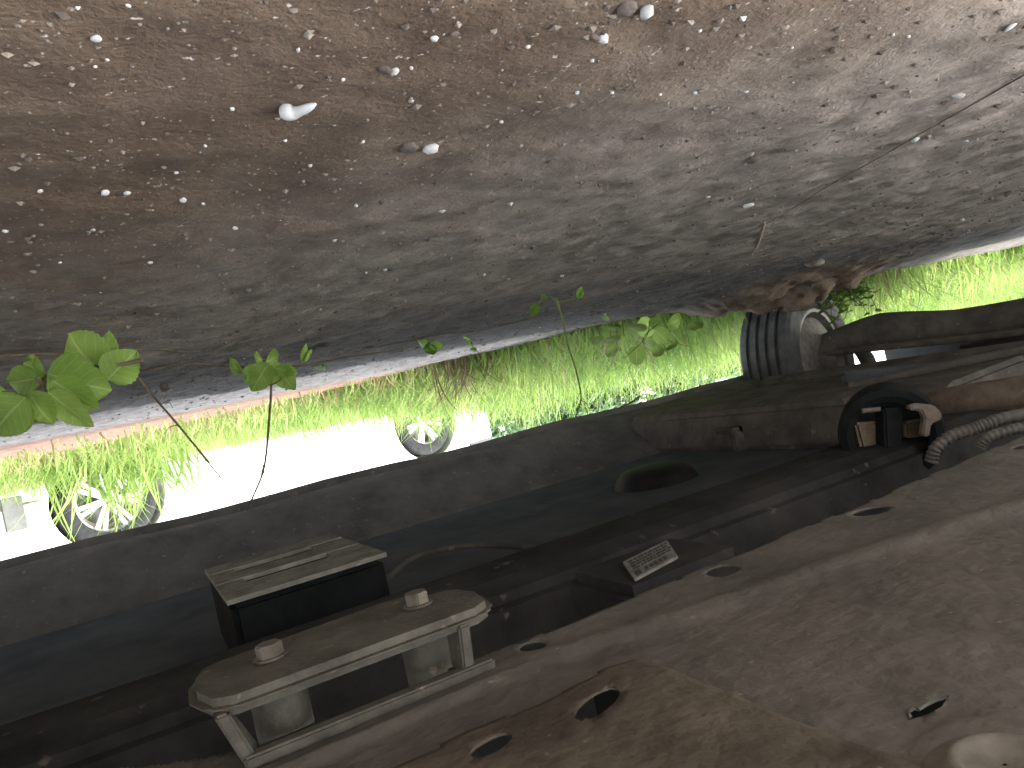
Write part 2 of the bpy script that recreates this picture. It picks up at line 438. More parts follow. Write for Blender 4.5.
ground_strand('twig', [(1040, 64), (985, 96), (930, 127), (880, 156), (830, 184), (775, 218), (722, 244)], .0007, M_twig, 'long thin dark twig lying slanting across the dirt at right', 'twig')
ground_strand('vine_runner', [(330, 352), (380, 346), (430, 336), (480, 330), (530, 319), (572, 312)], .0016, M_stem, 'bare vine runner lying along the dark edge left of the curled seedling', 'vine')
ground_strand('vine_runner', [(590, 312), (625, 306), (660, 303), (698, 292)], .0018, M_stem, 'bare vine runner lying on the dark dirt just left of the heap', 'vine')
ground_strand('vine_runner', [(-10, 356), (40, 353), (90, 354), (140, 349), (190, 351)], .0012, M_stem, 'bare vine runner crossing the dark dirt behind the big leaves', 'vine')
ground_strand('straw', [(765, 222), (760, 240), (752, 255)], .0013, M_straw, 'pale straw lying at the lower end of the long twig', 'straw')

# ------------------------------------------------------------------ the car overhead
car = empty('parked_car', (1.0, .8, 0), 'muddy car seen from beneath, sill, brackets and brown undertray overhead', 'car')


def part(mb, name, material, par=None, **k): return mb.build(name, material, par or car, **k)


AX, AR, WZ = 2.40, .37, .29          # far front axle: y, arch radius, hub height
RY = -1.05                           # rear axle
# painted shell: side outline with arches, closed above
out = [(-1.75, .46), (RY - AR, .46)]
out += [(RY + AR * math.cos(t), WZ + AR * math.sin(t)) for t in np.linspace(PI - .46, .46, 14)]
out += [(RY + AR, .46), (AX - AR, .46)]
out += [(AX + AR * math.cos(t), WZ + AR * math.sin(t)) for t in np.linspace(PI - .46, .46, 14)]
out += [(AX + AR, .46), (3.28, .46), (3.34, .62), (3.25, .86), (2.2, 1.04), (1.45, 1.55), (.9, 1.62), (-1.0, 1.60), (-1.62, 1.45), (-1.80, .95), (-1.80, .55)]
mb = MB(); mb.prism([(.02, y, z) for y, z in out], (2.12, 0, 0))
part(mb, 'body', M_paint)
for x0 in (2.143, .017):
    mb = MB()
    mb.prism([(x0, y, z) for y, z in [(-1.4, 1.05), (2.0, 1.08), (1.4, 1.46), (.9, 1.52), (-.9, 1.5), (-1.4, 1.4)]], (.006 if x0 > 1 else -.006, 0, 0))
    part(mb, 'side_window', M_glass)
# bumpers reaching lower than the shell
mb = MB(); mb.prism([(.04, y, z) for y, z in [(2.85, .27), (3.20, .265), (3.37, .33), (3.39, .60), (3.30, .60), (3.28, .455), (2.85, .455)]], (2.06, 0, 0))
part(mb, 'front_bumper', M_plast, bevel=.01)
mb = MB(); mb.prism([(.04, y, z) for y, z in [(-1.55, .30), (-1.78, .32), (-1.86, .40), (-1.86, .62), (-1.79, .62), (-1.77, .455), (-1.55, .455)]], (2.06, 0, 0))
part(mb, 'rear_bumper', M_plast, bevel=.01)
# sills
sp = [(2.13, .457), (2.15, .36), (2.135, .315), (2.105, .304), (2.105, .293), (2.098, .292), (2.094, .318), (2.04, .308), (1.985, .318), (1.955, .335), (1.80, .425), (1.79, .457)]
ny_ = 40
for k, name in ((1, 'sill'), (-1, 'sill')):
    mb = MB(); ring = len(sp)
    ys = np.linspace(RY + AR + .02, AX - AR + .02, ny_)
    vs = []
    for j, y in enumerate(ys):
        for (x, z) in sp:
            xx = x if k == 1 else 2.17 - x
            dz = .004 * math.sin(y * 9) * (xx > 1.99 and z < .34) + random.uniform(-.0012, .0012) * (z < .33)
            vs.append((xx, y, z + dz))
    fs = [(j * ring + i, j * ring + (i + 1) % ring, (j + 1) * ring + (i + 1) % ring, (j + 1) * ring + i) for j in range(ny_ - 1) for i in range(ring)]
    fs += [tuple(range(ring))[::-1], tuple((ny_ - 1) * ring + i for i in range(ring))]
    mb.add(vs, fs)
    s_ = part(mb, name, M_sill if k == 1 else M_plast, smooth=True, angle=35)
    if k == 1: sill = s_
# clips and dried mud stuck on the far sill
for (px, py, w) in [(262, 519, 6), (275, 514, 9), (292, 509, 13), (300, 506, 10)]:
    c = P(px, py, x=2.05); mb = MB(); stone_geom(mb, c, w / FOC * 2.1 * .75, .8, sub=2); mb.build('mud_lump', M_tan if w < 10 else M_dust, sill, smooth=True)
for (px, py) in [(140, 548), (160, 540), (310, 515)]:
    c = P(px, py, x=2.03); mb = MB(); mb.box(c.x - .03, c.x + .02, c.y - .035, c.y + .035, c.z - .012, c.z + .03); mb.build('clip', M_dust, sill, bevel=.004)
for (a, b) in [((416, 465), (408, 480)), ((640, 396), (620, 408)), ((700, 385), (690, 398))]:
    mb = MB(); mb.tube(spline([P(*a, x=2.06), P((a[0] + b[0]) / 2 + 2, (a[1] + b[1]) / 2, x=2.05), P(*b, x=2.04)], 4), .0035, 6); mb.build('mud_streak', M_tan, sill, smooth=True)

# floor pan with pressed ribs, tunnel wall, cross beams
mb = MB()
mb.box(.26, 1.95, RY + AR + .02, AX - AR + .02, .432, .456)
part(mb, 'floor_pan', M_black, bevel=.006)
mb = MB(); mb.prism([(.66, -.6, .431), (.68, -.6, .345), (.72, -.6, .335), (.80, -.6, .335), (.84, -.6, .345), (.86, -.6, .431)], (0, 2.4, 0))
part(mb, 'frame_rail', M_rail, bevel=.01)
mb = MB()
mb.prism([(.9, 1.36, .431), (.9, 1.38, .33), (.9, 1.42, .315), (.9, 1.66, .305), (.9, 1.70, .32), (.9, 1.74, .431)], (1.04, 0, 0))
part(mb, 'cross_beam', M_dust, bevel=.012)
# plastic fuel tank end and round plug hanging from the floor
mb = MB(); mb.lathe([(.001, 0), (.05, .002), (.075, .010), (.09, .024), (.105, .05), (.001, .05)], (1.42, 1.05, .392), (0, 0, 1), 28); part(mb, 'rubber_plug', M_plast, smooth=True)
mb = MB(); mb.box(1.30, 1.38, 1.22, 1.235, .345, .36); mb.box(1.30, 1.315, 1.20, 1.235, .345, .40); part(mb, 'clip', M_brkt, bevel=.003)

# slotted mount block
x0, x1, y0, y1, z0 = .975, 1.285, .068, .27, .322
mb = MB(); mb.box(x0 + .003, x1 - .012, y0 + .003, y1 - .004, z0 + .0065, .431)  # near-black colour puts the shade into the shallow slots
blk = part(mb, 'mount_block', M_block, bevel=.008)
mb = MB(); xs = [x0, 1.065, 1.108, 1.168, 1.212, x1]
for a, b in ((0, 1), (2, 3), (4, 5)): mb.box(xs[a], xs[b], y0, y1, z0, z0 + .006)
for a, b in ((1, 2), (3, 4)):
    mb.box(xs[a], xs[b], y0, y0 + .035, z0 + .001, z0 + .006); mb.box(xs[a], xs[b], y1 - .05, y1, z0 + .001, z0 + .006)
o = mb.build('slotted_plate', M_slot, blk)

# bracket with two bolts
zp = .235
cx = .347
plate = [(cx - .033, .016), (cx - .026, .007), (cx - .008, .002), (cx + .012, .003), (cx + .025, .008), (cx + .030, .017),
         (cx + .036, .098), (cx + .033, .112), (cx + .020, .120), (cx + .018, .131), (cx - .004, .137), (cx - .026, .133), (cx - .033, .123)]
mb = MB(); mb.prism([(x, y, zp) for x, y in plate], (0, 0, .0075))
brk = part(mb, 'mounting_bracket', M_brkt, bevel=.0034, smooth=True, angle=75)
mb = MB()
for (ya, yb, lean) in ((.009, .020, .007), (.112, .128, -.003)):
    mb.add([(cx - .032, ya, zp + .005), (cx - .014, ya, zp + .005), (cx - .014, ya + lean + .002, .2615), (cx - .034, ya + lean, .2615),
            (cx - .032, ya + .0055, zp + .005), (cx - .014, ya + .0055, zp + .005), (cx - .014, ya + lean + .0075, .2615), (cx - .034, ya + lean + .0055, .2615)],
           [(0, 1, 2, 3), (7, 6, 5, 4), (0, 4, 5, 1), (1, 5, 6, 2), (2, 6, 7, 3), (3, 7, 4, 0)])
mb.box(cx - .036, cx - .029, .016, .124, .2575, .2625)
mb.build('bracket_leg', M_brkt, brk, bevel=.001)
for (bx, by) in ((cx + .002, .037), (cx + .004, .107)):
    mb = MB()
    mb.lathe([(.0001, -.0005), (.0076, -.0005), (.0076, -.0015), (.0001, -.002)], (bx, by, zp), (0, 0, 1), 24)
    a0 = random.random(); mb.prism([(bx + .0060 * math.cos(a0 + k * PI / 3), by + .0060 * math.sin(a0 + k * PI / 3), zp - .0070) for k in range(6)], (0, 0, .0060))
    mb.build('bolt', M_bolt, brk, bevel=.0006)
    mb = MB(); mb.lathe([(.0085, .006), (.0122, .006), (.0122, .075), (.0085, .075)], (bx, by, zp), (0, 0, 1), 24, closed=True)
    mb.build('spacer_tube', M_brkt, brk, smooth=True)


# undertray panels: pressed sheets with real holes
def sheet(name, x0, x1, y0, y1, step, inside, height, holes, material, thick=.0011):
    nx_, ny_ = int((x1 - x0) / step) + 1, int((y1 - y0) / step) + 1
    xs_, ys_ = np.linspace(x0, x1, nx_), np.linspace(y0, y1, ny_)
    XX, YY = np.meshgrid(xs_, ys_, indexing='ij')
    keep = inside(XX, YY)
    for (hx, hy, ra, rb, an) in holes:
        c, s = math.cos(an), math.sin(an)
        u = (XX - hx) * c + (YY - hy) * s; v = -(XX - hx) * s + (YY - hy) * c
        q = np.sqrt((u / ra) ** 2 + (v / rb) ** 2)
        keep &= q > 1 - .35 * step / rb
        band = (q < 1 + 1.1 * step / rb) & (q > 1 - .5 * step / rb)
        f_ = np.where(band, 1 / np.maximum(q, .2), 1)
        u2, v2 = u * f_, v * f_
        XX = np.where(band, hx + u2 * c - v2 * s, XX); YY = np.where(band, hy + u2 * s + v2 * c, YY)
    ZZ = height(XX, YY)
    id_ = np.arange(nx_ * ny_).reshape(nx_, ny_)
    kf = keep[:-1, :-1] & keep[1:, :-1] & keep[1:, 1:] & keep[:-1, 1:]
    fs = np.stack([id_[:-1, :-1], id_[1:, :-1], id_[1:, 1:], id_[:-1, 1:]], -1)[kf]
    used = np.unique(fs); remap = np.full(nx_ * ny_, -1); remap[used] = np.arange(len(used))
    vs = np.stack([XX, YY, ZZ], -1).reshape(-1, 3)[used]
    mb = MB(); mb.v = vs.tolist(); mb.f = remap[fs].tolist(); mb.mi = [0] * len(mb.f)
    o = part(mb, name, material, smooth=True, fix=False)
    md = o.modifiers.new('thickness', 'SOLIDIFY'); md.thickness = thick; md.offset = 1
    return o


def sm(a, b, t):
    t = np.clip((t - a) / (b - a), 0, 1); return t * t * (3 - 2 * t)


def tray_edge(y): return np.where(y < .02, .333 + np.clip(.02 - y, 0, .2) * .75, .333 + .010 * sm(.45, .7, y)) + .0007 * np.sin(y * 60) + .0005 * np.sin(y * 173)


def tray_h(x, y):
    ridge = .311 - (y - .127) * .235
    z = .262 + 0 * x
    z -= .0022 * np.exp(-((x - ridge) / .009) ** 2) * sm(.10, .16, y)                        # rolled bead
    z += .0012 * sm(0, .02, ridge - x) * sm(.12, .2, y)
    z -= .0030 * np.exp(-((x - .300) / .0045) ** 2) * (1 - sm(.11, .15, y))
    z += .0030 * vnoise(x, y, .11, 31) + .0014 * vnoise(x, y, .035, 32) + .0006 * vnoise(x, y, .012, 33)
    d = np.sqrt(((x - .124) / .016) ** 2 + ((y - .186) / .018) ** 2)                         # pressed cup by the frame's corner
    z -= .0008 * np.exp(-((d - 1) / .26) ** 2)
    z -= .0012 * (1 - sm(1.2, 1.7, d))
    return z


sheet('undertray', -.08, .46, -.34, 1.32, .0023,
      lambda x, y: (x < tray_edge(y)) & ~((x < .2552) & (y < .158)) & (x > .05 + 0 * y) & (y < 1.3),
      tray_h, [(.321, .148, .0075, .0064, 0), (.318, .266, .0088, .0088, PI / 2), (.315, .386, .0115, .0105, PI / 2), (.313, .560, .013, .011, PI / 2),
               (.1555, .1975, .0105, .0023, 1.62)], M_tray)
sheet('skid_plate', -.08, .262, -.34, .172, .0026,
      lambda x, y: (y < .1630 + .0012 * np.sin(x * 70)) & (x < .2565 + .001 * np.sin(y * 90) + 0 * x) & (x > .05),
      lambda x, y: .2555 + .0034 * vnoise(x, y, .09, 41) + .0016 * vnoise(x, y, .03, 42) + .0007 * vnoise(x, y, .011, 43) + .0016 * sm(.14, .163, y) + .002 * sm(.235, .256, x),
      [(.2315, .1265, .0120, .0062, 1.15), (.2365, .0865, .0085, .0060, 1.2)], M_skid)

c = P(1004, 762, z=.258)
mb = MB(); mb.lathe([(.0005, .0012), (.0085, .0008), (.0098, -.0002), (.0112, -.0010), (.0126, -.0004), (.0140, .0010), (.0175, .0022), (.0205, .005), (.0005, .008)], (c.x, c.y, .2575), (0, 0, 1), 36)
part(mb, 'cup_ring', M_cup, smooth=True, angle=60)  # added ring over the tray's pressed cup, its lit rim put into paler grey


# canister behind the tray edge with its paper label
mb = MB()
q4 = [P(623, 563, z=.2985), P(667, 541, z=.2985), P(678, 557, z=.2985), P(635, 580, z=.2985)]
lx, ly = [p.x for p in q4], [p.y for p in q4]
mb.box(min(lx) - .012, max(lx) + .02, min(ly) - .014, max(ly) + .02, .3005, .43)
can = part(mb, 'canister', M_rail, bevel=.008)
mb = MB(); mb.prism([(p.x, p.y, .2975) for p in q4], (0, 0, .0022))
lab = mb.build('label', M_label, can)
e1, e2 = q4[1] - q4[0], q4[3] - q4[0]


def lab_pt(u, v): p = q4[0] + e1 * u + e2 * v; return (p.x, p.y, .2969)


mb = MB()
for r, (v, h_) in enumerate(((.14, .07), (.28, .07), (.42, .07), (.56, .05))):
    u = .08
    while u < .9:
        w = random.uniform(.03, .12); mb.prism([lab_pt(u, v), lab_pt(min(u + w, .93), v), lab_pt(min(u + w, .93), v + h_), lab_pt(u, v + h_)], (0, 0, .0004)); u += w + random.uniform(.012, .03)
mb.prism([lab_pt(.06, .72), lab_pt(.17, .72), lab_pt(.17, .94), lab_pt(.06, .94)], (0, 0, .0004))
for k in range(5): mb.prism([lab_pt(.26 + k * .10, .74), lab_pt(.32 + k * .10, .74), lab_pt(.32 + k * .10, .90), lab_pt(.26 + k * .10, .90)], (0, 0, .0004))
mb.build('printing', M_ink, lab)

# lines along the floor
mb = MB(); mb.tube(spline([P(375, 590, z=.40), P(415, 557, z=.405), P(470, 546, z=.41), P(530, 548, z=.41), P(610, 562, z=.40)], 8), .005, 8); part(mb, 'brake_line', M_dust, smooth=True)
mb = MB(); mb.tube(spline([P(560, 545, z=.395), P(585, 556, z=.392), P(612, 566, z=.392)], 8), [.006 + .003 * (i % 3 == 0) for i in range(17)], 8); part(mb, 'hose_clamp', M_dust, smooth=True)

# engine mount: round rubber cavity, tan block and bracket
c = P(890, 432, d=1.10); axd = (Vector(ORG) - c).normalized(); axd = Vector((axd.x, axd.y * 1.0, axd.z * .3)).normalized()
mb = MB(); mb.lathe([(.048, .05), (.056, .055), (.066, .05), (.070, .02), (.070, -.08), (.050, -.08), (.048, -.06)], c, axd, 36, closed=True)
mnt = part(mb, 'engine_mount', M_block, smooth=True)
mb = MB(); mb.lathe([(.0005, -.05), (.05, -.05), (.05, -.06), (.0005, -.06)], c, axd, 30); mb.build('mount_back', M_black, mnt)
def slab(a, b, thick, d, h):
    """plate between picture corners at depth d"""
    return [P(a[0], a[1], d=d), P(b[0], a[1], d=d), P(b[0], b[1], d=d), P(a[0], b[1], d=d)]
fw = Vector(FWD)
mb = MB(); mb.prism([P(*q, d=1.08) for q in ((855, 423), (880, 421), (882, 452), (862, 450))], fw * .03); mb.build('mount_core', M_tan, mnt, bevel=.004)
mb = MB(); mb.prism([P(*q, d=1.08) for q in ((905, 422), (924, 418), (926, 438), (906, 440))], fw * .03); mb.build('mount_core', M_tan, mnt, bevel=.004)
mb = MB(); mb.prism([P(*q, d=1.05) for q in ((884, 408), (904, 408), (903, 455), (886, 452))], fw * .03); mb.build('mount_web', M_block, mnt, bevel=.003)
mb = MB(); mb.prism([P(*q, d=1.02) for q in ((908, 407), (916, 403), (934, 405), (942, 412), (943, 419), (932, 424), (930, 437), (922, 436), (925, 418), (922, 411), (910, 410))], fw * .012); mb.build('mount_arm', M_alloy, mnt, bevel=.002)
mb = MB(); mb.tube([P(862, 411, d=1.06), P(880, 409, d=1.06)], .0035, 8); mb.build('mount_clip', M_alloy, mnt, smooth=True)

# corrugated hoses and rusty pipe
for pix, d0, d1, rr in (([(931, 462), (936, 448), (952, 436), (972, 429), (986, 424), (1005, 418), (1050, 408)], .93, .90, .0074), ([(980, 447), (988, 438), (1008, 431), (1030, 426), (1060, 419)], .83, .80, .0060)):
    pts = spline([P(*q, d=d0 + (d1 - d0) * i / len(pix)) for i, q in enumerate(pix)], 22)
    mb = MB(); mb.tube(pts, [rr * (1 + .075 * math.sin(i * PI / 3.0)) for i in range(len(pts))], 14); part(mb, 'corrugated_hose', M_hose, smooth=True)
mb = MB(); mb.tube(spline([P(905, 424, d=1.32), P(940, 408, d=1.25), P(985, 400, d=1.2), P(1060, 388, d=1.15), P(1200, 360, d=1.1)], 8), .030, 20); part(mb, 'exhaust_pipe', M_rust, smooth=True)

# subframe beams near the axle
mb = MB(); a, b = P(850, 386, d=1.75), P(1080, 338, d=1.45)
mb.tube([a, a * .5 + b * .5, b], .010, 10); sf = part(mb, 'subframe_rail', M_dust, smooth=True)
mb = MB(); a, b = P(840, 372, d=1.85), P(1080, 352, d=1.55); mb.prism([a, b, b + Vector((0, 0, .09)), a + Vector((0, 0, .09))], (.05, .06, 0)); part(mb, 'subframe', M_black, bevel=.01)
mb = MB()
mb.prism([(.25, 1.90, .431), (.25, 1.91, .315), (.25, 1.95, .300), (.25, 2.02, .305), (.25, 2.05, .34), (.25, 2.05, .431)], (1.66, 0, 0)); part(mb, 'cross_beam', M_dust, bevel=.012)
# engine sump and block in the bay
mb = MB(); mb.prism([(.5, 2.2, .31), (.5, 2.8, .31), (.5, 2.85, .45), (.5, 2.85, .60), (.5, 2.15, .60), (.5, 2.15, .40)], (.9, 0, 0)); part(mb, 'engine_sump', M_plast, bevel=.02)

# front wheel (steered a little) with its brake side, and the suspension arm
wheel_proto = None


def make_wheel(loc, steer, par, R_=.29, W=.20, inner_sign=-1):
    """wheel turned about local X; its inner side looks to -X"""
    root = bpy.data.objects.new('wheel', None); COL.objects.link(root)
    mt = Matrix.Translation(Vector(loc)) @ Matrix.Rotation(steer, 4, 'Z')
    root.matrix_world = mt; root.parent = par; root.matrix_parent_inverse = par.matrix_world.inverted()

    def b(mb, name, m_, **k):
        mb.v = [tuple(mt @ Vector(p)) for p in mb.v]
        o = mb.build(name, m_, None, **k); o.parent = root; o.matrix_parent_inverse = mt.inverted(); return o
    h_ = W / 2; ax = (1, 0, 0)
    prof = [(.185, -h_ * .85), (.20, -h_ * .98), (.235, -h_ * 1.04), (R_ - .02, -h_ * .98), (R_ - .006, -h_ * .86)]
    gr = [-.55, -.18, .18, .55]
    for g in gr: prof += [(R_, h_ * (g - .075)), (R_ - .009, h_ * (g - .065)), (R_ - .009, h_ * (g + .065)), (R_, h_ * (g + .075))]
    prof += [(R_ - .006, h_ * .86), (R_ - .02, h_ * .98), (.235, h_ * 1.04), (.20, h_ * .98), (.185, h_ * .85)]
    mb = MB(); mb.lathe(prof, (0, 0, 0), ax, 72, closed=True); b(mb, 'tyre', M_rubber, smooth=True, angle=30)
    mb = MB(); mb.lathe([(.192, -h_ * .9), (.198, -h_ * .86), (.184, -h_ * .80), (.172, -h_ * .5), (.168, h_ * .5), (.05, h_ * .62), (.05, h_ * .55), (.160, h_ * .40), (.164, -h_ * .5), (.178, -h_ * .88)], (0, 0, 0), ax, 56, closed=True)
    b(mb, 'rim', M_rim, smooth=True)
    mb = MB(); mb.lathe([(.0005, -.098), (.08, -.096), (.135, -.086), (.160, -.070), (.164, -.055), (.164, -.012), (.0005, -.012)], (0, 0, 0), ax, 48); b(mb, 'brake_disc', M_rim, smooth=True)
    mb = MB(); mb.lathe([(.0005, -.15), (.04, -.15), (.055, -.13), (.055, -.08), (.0005, -.08)], (0, 0, 0), ax, 24); b(mb, 'hub_carrier', M_dust, smooth=True)
    return root


make_wheel((2.05, AX - .10, WZ), math.radians(-17), car)
make_wheel((.15, RY + .1, WZ), 0, car)  # near rear wheel, out of view, added to block light from the rear
mb = MB()
pr = [((1.97, AX - .04, .245), .045), ((1.80, AX + .06, .235), .070), ((1.55, AX + .10, .265), .060), ((1.30, AX + .12, .275), .065), ((1.05, AX + .14, .280), .075), ((.80, AX + .16, .29), .08)]
mb.tube(spline([p for p, r in pr], 5), list(np.interp(np.linspace(0, 5, 26), range(6), [r * .95 for p, r in pr])), 14)
arm = part(mb, 'control_arm', M_dust, smooth=True)
mb = MB(); mb.tube(spline([(2.0, AX - .10, .27), (1.6, AX - .12, .285), (1.2, AX - .15, .30), (.7, AX - .2, .30)], 5), .012, 10); part(mb, 'tie_rod', M_dust, smooth=True)
mb = MB(); mb.tube([(1.97, AX + .1, .23), (1.93, AX + .12, .33), (1.88, AX + .12, .62)], [.02, .028, .03], 14); part(mb, 'strut', M_dust, smooth=True)
# arch liners
for yc, xa in ((AX, 1.86),):
    mb = MB(); pts = [(yc + (AR - .004) * math.cos(t), WZ + (AR - .004) * math.sin(t)) for t in np.linspace(PI - .42, PI - 1.3, 12)]
    vs = [(x, y, z) for x in (xa, 2.10) for y, z in pts]; nn = len(pts)
    mb.add(vs, [(i, i + 1, nn + i + 1, nn + i) for i in range(nn - 1)]); o = part(mb, 'arch_liner', M_plast, smooth=True)
    md = o.modifiers.new('thickness', 'SOLIDIFY'); md.thickness = .004

# ------------------------------------------------------------------ white car on the far side of the verge
A0, A1 = np.array([5.15, -.15]), np.array([5.95, 2.21])
hd = (A1 - A0) / np.linalg.norm(A1 - A0)
WB = float(np.linalg.norm(A1 - A0))
T = Matrix.Identity(4)
T[0][0], T[1][0] = hd[0], hd[1]                       # local x: along the car
T[0][1], T[1][1] = hd[1], -hd[0]                      # local y: away from the camera
T[0][3], T[1][3] = A0[0], A0[1]
wc = empty('parked_car', (5.55, 1.0, 0), 'white car parked beyond the grass verge, its silver wheels half hidden by grass', 'car')


def wpart(mb, name, m_, par=None, **k):
    mb.v = [tuple(T @ Vector(p)) for p in mb.v]
    return mb.build(name, m_, par or wc, **k)


RW, ARW = .285, .325
ol = [(-.66, .24), (-ARW, .22)]
ol += [(ARW * math.cos(t), .29 + ARW * math.sin(t)) for t in np.linspace(PI + .2, -.2, 18)]
ol += [(ARW, .20), (WB - ARW, .20)]
ol += [(WB + ARW * math.cos(t), .29 + ARW * math.sin(t)) for t in np.linspace(PI + .25, -.2, 18)]
ol += [(WB + ARW, .22), (WB + .62, .24), (WB + .72, .34), (WB + .72, .55), (WB + .60, .74), (WB - .35, .92), (-.45, .94), (-.72, .86), (-.76, .5), (-.74, .32)]
mb = MB(); mb.prism([(x, 0, z) for x, z in ol], (0, 1.66, 0)); wpart(mb, 'body', M_white, bevel=.025, smooth=True)
mb = MB(); mb.prism([(x, .10, z) for x, z in [(-.60, .90), (WB - .40, .90), (WB - 1.15, 1.42), (WB - 1.5, 1.48), (.1, 1.47), (-.35, 1.30)]], (0, 1.46, 0)); cab = wpart(mb, 'cabin', M_white, bevel=.04, smooth=True)
for (xa, xb) in ((.05, .95), (1.02, 1.78)):
    mb = MB(); mb.prism([(x, .094, z) for x, z in [(xa, .96), (xb, .96), (xb - (.42 if xb > 1.5 else 0), 1.38), (xa + (.05 if xb < 1.5 else 0), 1.38)]], (0, -.006, 0)); wpart(mb, 'side_window', M_glass)
for xa in (.02, .99, 1.86):                                            # door gaps
    mb = MB(); mb.box(xa, xa + .006, -.003, .004, .30, .92); wpart(mb, 'door_seam', M_plast)
for xa in (.16, 1.14):
    mb = MB(); mb.box(xa, xa + .16, -.03, -.008, .78, .81); wpart(mb, 'door_handle', M_white, bevel=.008)
mb = MB(); mb.box(ARW + .05, WB - ARW - .05, -.012, .03, .16, .235); wpart(mb, 'sill', M_white, bevel=.008)
mb = MB(); mb.box(-.545, -.44, -.010, .02, .17, .36); wpart(mb, 'mud_flap', M_greyp, bevel=.004)
mb = MB(); mb.box(-.772, -.55, -.012, .3, .66, .82); wpart(mb, 'tail_lamp', M_red, bevel=.015)
mb = MB(); mb.box(WB + .42, WB + .735, -.012, .3, .56, .68); wpart(mb, 'headlight', M_glass, bevel=.015)


def road_wheel(l, z):
    t2 = T @ Matrix.Translation((l, .10, z))
    root = bpy.data.objects.new('wheel', None); COL.objects.link(root); root.matrix_world = t2
    root.parent = wc; root.matrix_parent_inverse = wc.matrix_world.inverted()

    def b(mb, name, m_, **k):
        mb.v = [tuple(t2 @ Vector(p)) for p in mb.v]
        o = mb.build(name, m_, None, **k); o.parent = root; o.matrix_parent_inverse = t2.inverted()
    h_ = .092
    mb = MB(); mb.lathe([(.195, -h_), (.205, -h_ * 1.03), (.25, -h_ * 1.05), (RW - .015, -h_ * .95), (RW, -h_ * .75), (RW, h_ * .75), (RW - .015, h_), (.2, h_)], (0, 0, 0), (0, 1, 0), 56, closed=True); b(mb, 'tyre', M_fartyre, smooth=True)
    mb = MB()
    mb.lathe([(.197, -h_ * .98), (.203, -h_ * .95), (.195, -h_ * .85), (.180, -h_ * .75), (.178, h_ * .9), (.19, h_ * .9), (.19, -h_ * .8)], (0, 0, 0), (0, 1, 0), 48, closed=True)
    mb.lathe([(.0005, -h_ * .86), (.03, -h_ * .84), (.048, -h_ * .70), (.048, -h_ * .3), (.0005, -h_ * .3)], (0, 0, 0), (0, 1, 0), 24)
    for k in range(7):
        a = 2 * PI * k / 7 + .2
        for da in (-.12, .12):
            def pt(r, an, y): return (r * math.cos(an), y, r * math.sin(an))
            mb.add([pt(.04, a + da * 1.5 - .25, -h_ * .72), pt(.04, a + da * 1.5 + .25, -h_ * .72), pt(.188, a + da + .07, -h_ * .86), pt(.188, a + da - .07, -h_ * .86),
                    pt(.04, a + da * 1.5 - .25, -h_ * .45), pt(.04, a + da * 1.5 + .25, -h_ * .45), pt(.188, a + da + .07, -h_ * .62), pt(.188, a + da - .07, -h_ * .62)],
                   [(0, 1, 2, 3), (7, 6, 5, 4), (0, 4, 5, 1), (1, 5, 6, 2), (2, 6, 7, 3), (3, 7, 4, 0)])
    b(mb, 'rim', M_silver, smooth=True, angle=25)
    mb = MB(); mb.lathe([(.0005, .0), (.15, .0), (.15, .015), (.0005, .015)], (0, 0, 0), (0, 1, 0), 40); b(mb, 'brake_disc', M_greyp)


road_wheel(0, .305); road_wheel(WB, .29)

# ------------------------------------------------------------------ grass
def blade(mb, x, y, z, hgt, w, az, bend, k=0, twist=0):
    """one tapering blade bent over towards az"""
    c, s = math.cos(az), math.sin(az); pc, ps = math.cos(az + PI / 2 + twist), math.sin(az + PI / 2 + twist)
    vs = []; N_ = 4
    for i in range(N_ + 1):
        t = i / N_; off = bend * hgt * t * t; zz = hgt * (t - .35 * bend * t * t); ww = w * (1 - t ** 1.6) * .5 + .0003
        cx_, cy_ = x + c * off, y + s * off
        vs += [(cx_ - pc * ww, cy_ - ps * ww, z + zz), (cx_ + pc * ww, cy_ + ps * ww, z + zz)]
    mb.add(vs, [(2 * i, 2 * i + 1, 2 * i + 3, 2 * i + 2) for i in range(N_)], k)


def start_x(y):
    """where the turf begins, across the sand and the orange soil"""
    return np.interp(y, [-3, -.1, .5, .9, 1.15, 1.45, 2.0, 3, 6], [4.3, 4.05, 3.45, 3.05, 2.65, 2.25, 2.03, 2.03, 2.1])


mb = MB()
N_all = 60000
for i in range(N_all):
    u = random.random()
    y = random.uniform(-1.6, 10.5) if u < .8 else random.uniform(.8, 5)
    sx_ = float(start_x(y)); x = sx_ + abs(random.gauss(0, 1)) * 1.3 + random.uniform(0, .06)
    if x > 9: continue
    l_ = (x - A0[0]) * hd[0] + (y - A0[1]) * hd[1]; n_ = (x - A0[0]) * hd[1] - (y - A0[1]) * hd[0]
    if -.8 < l_ < WB + .8 and -.02 < n_ < 1.8: continue
    e = min(1, (x - sx_) / .5)
    patch = .55 + .9 * max(0, float(vnoise(np.array(x), np.array(y), .35, 21)) + .35)
    tall = float(np.interp(y, [-2, 0, .8, 1.5, 2.2, 5], [.22, .23, .23, .32, .42, .42]))
    if random.random() > .45 + .6 * float(vnoise(np.array(x), np.array(y), .22, 22) + .5): continue
    hgt = tall * (.35 + .65 * e) * patch * random.uniform(.45, 1.15)
    dry = random.random() < (.28 if e < .35 and y < 1.6 else .05)
    blade(mb, x, y, float(ground_z(x, y)) - .005, hgt, random.uniform(.004, .010) * (1 + .15 * (x - 2)), random.uniform(0, 2 * PI), random.uniform(.1, 1.0), 1 if dry else 0, random.uniform(-.6, .6))
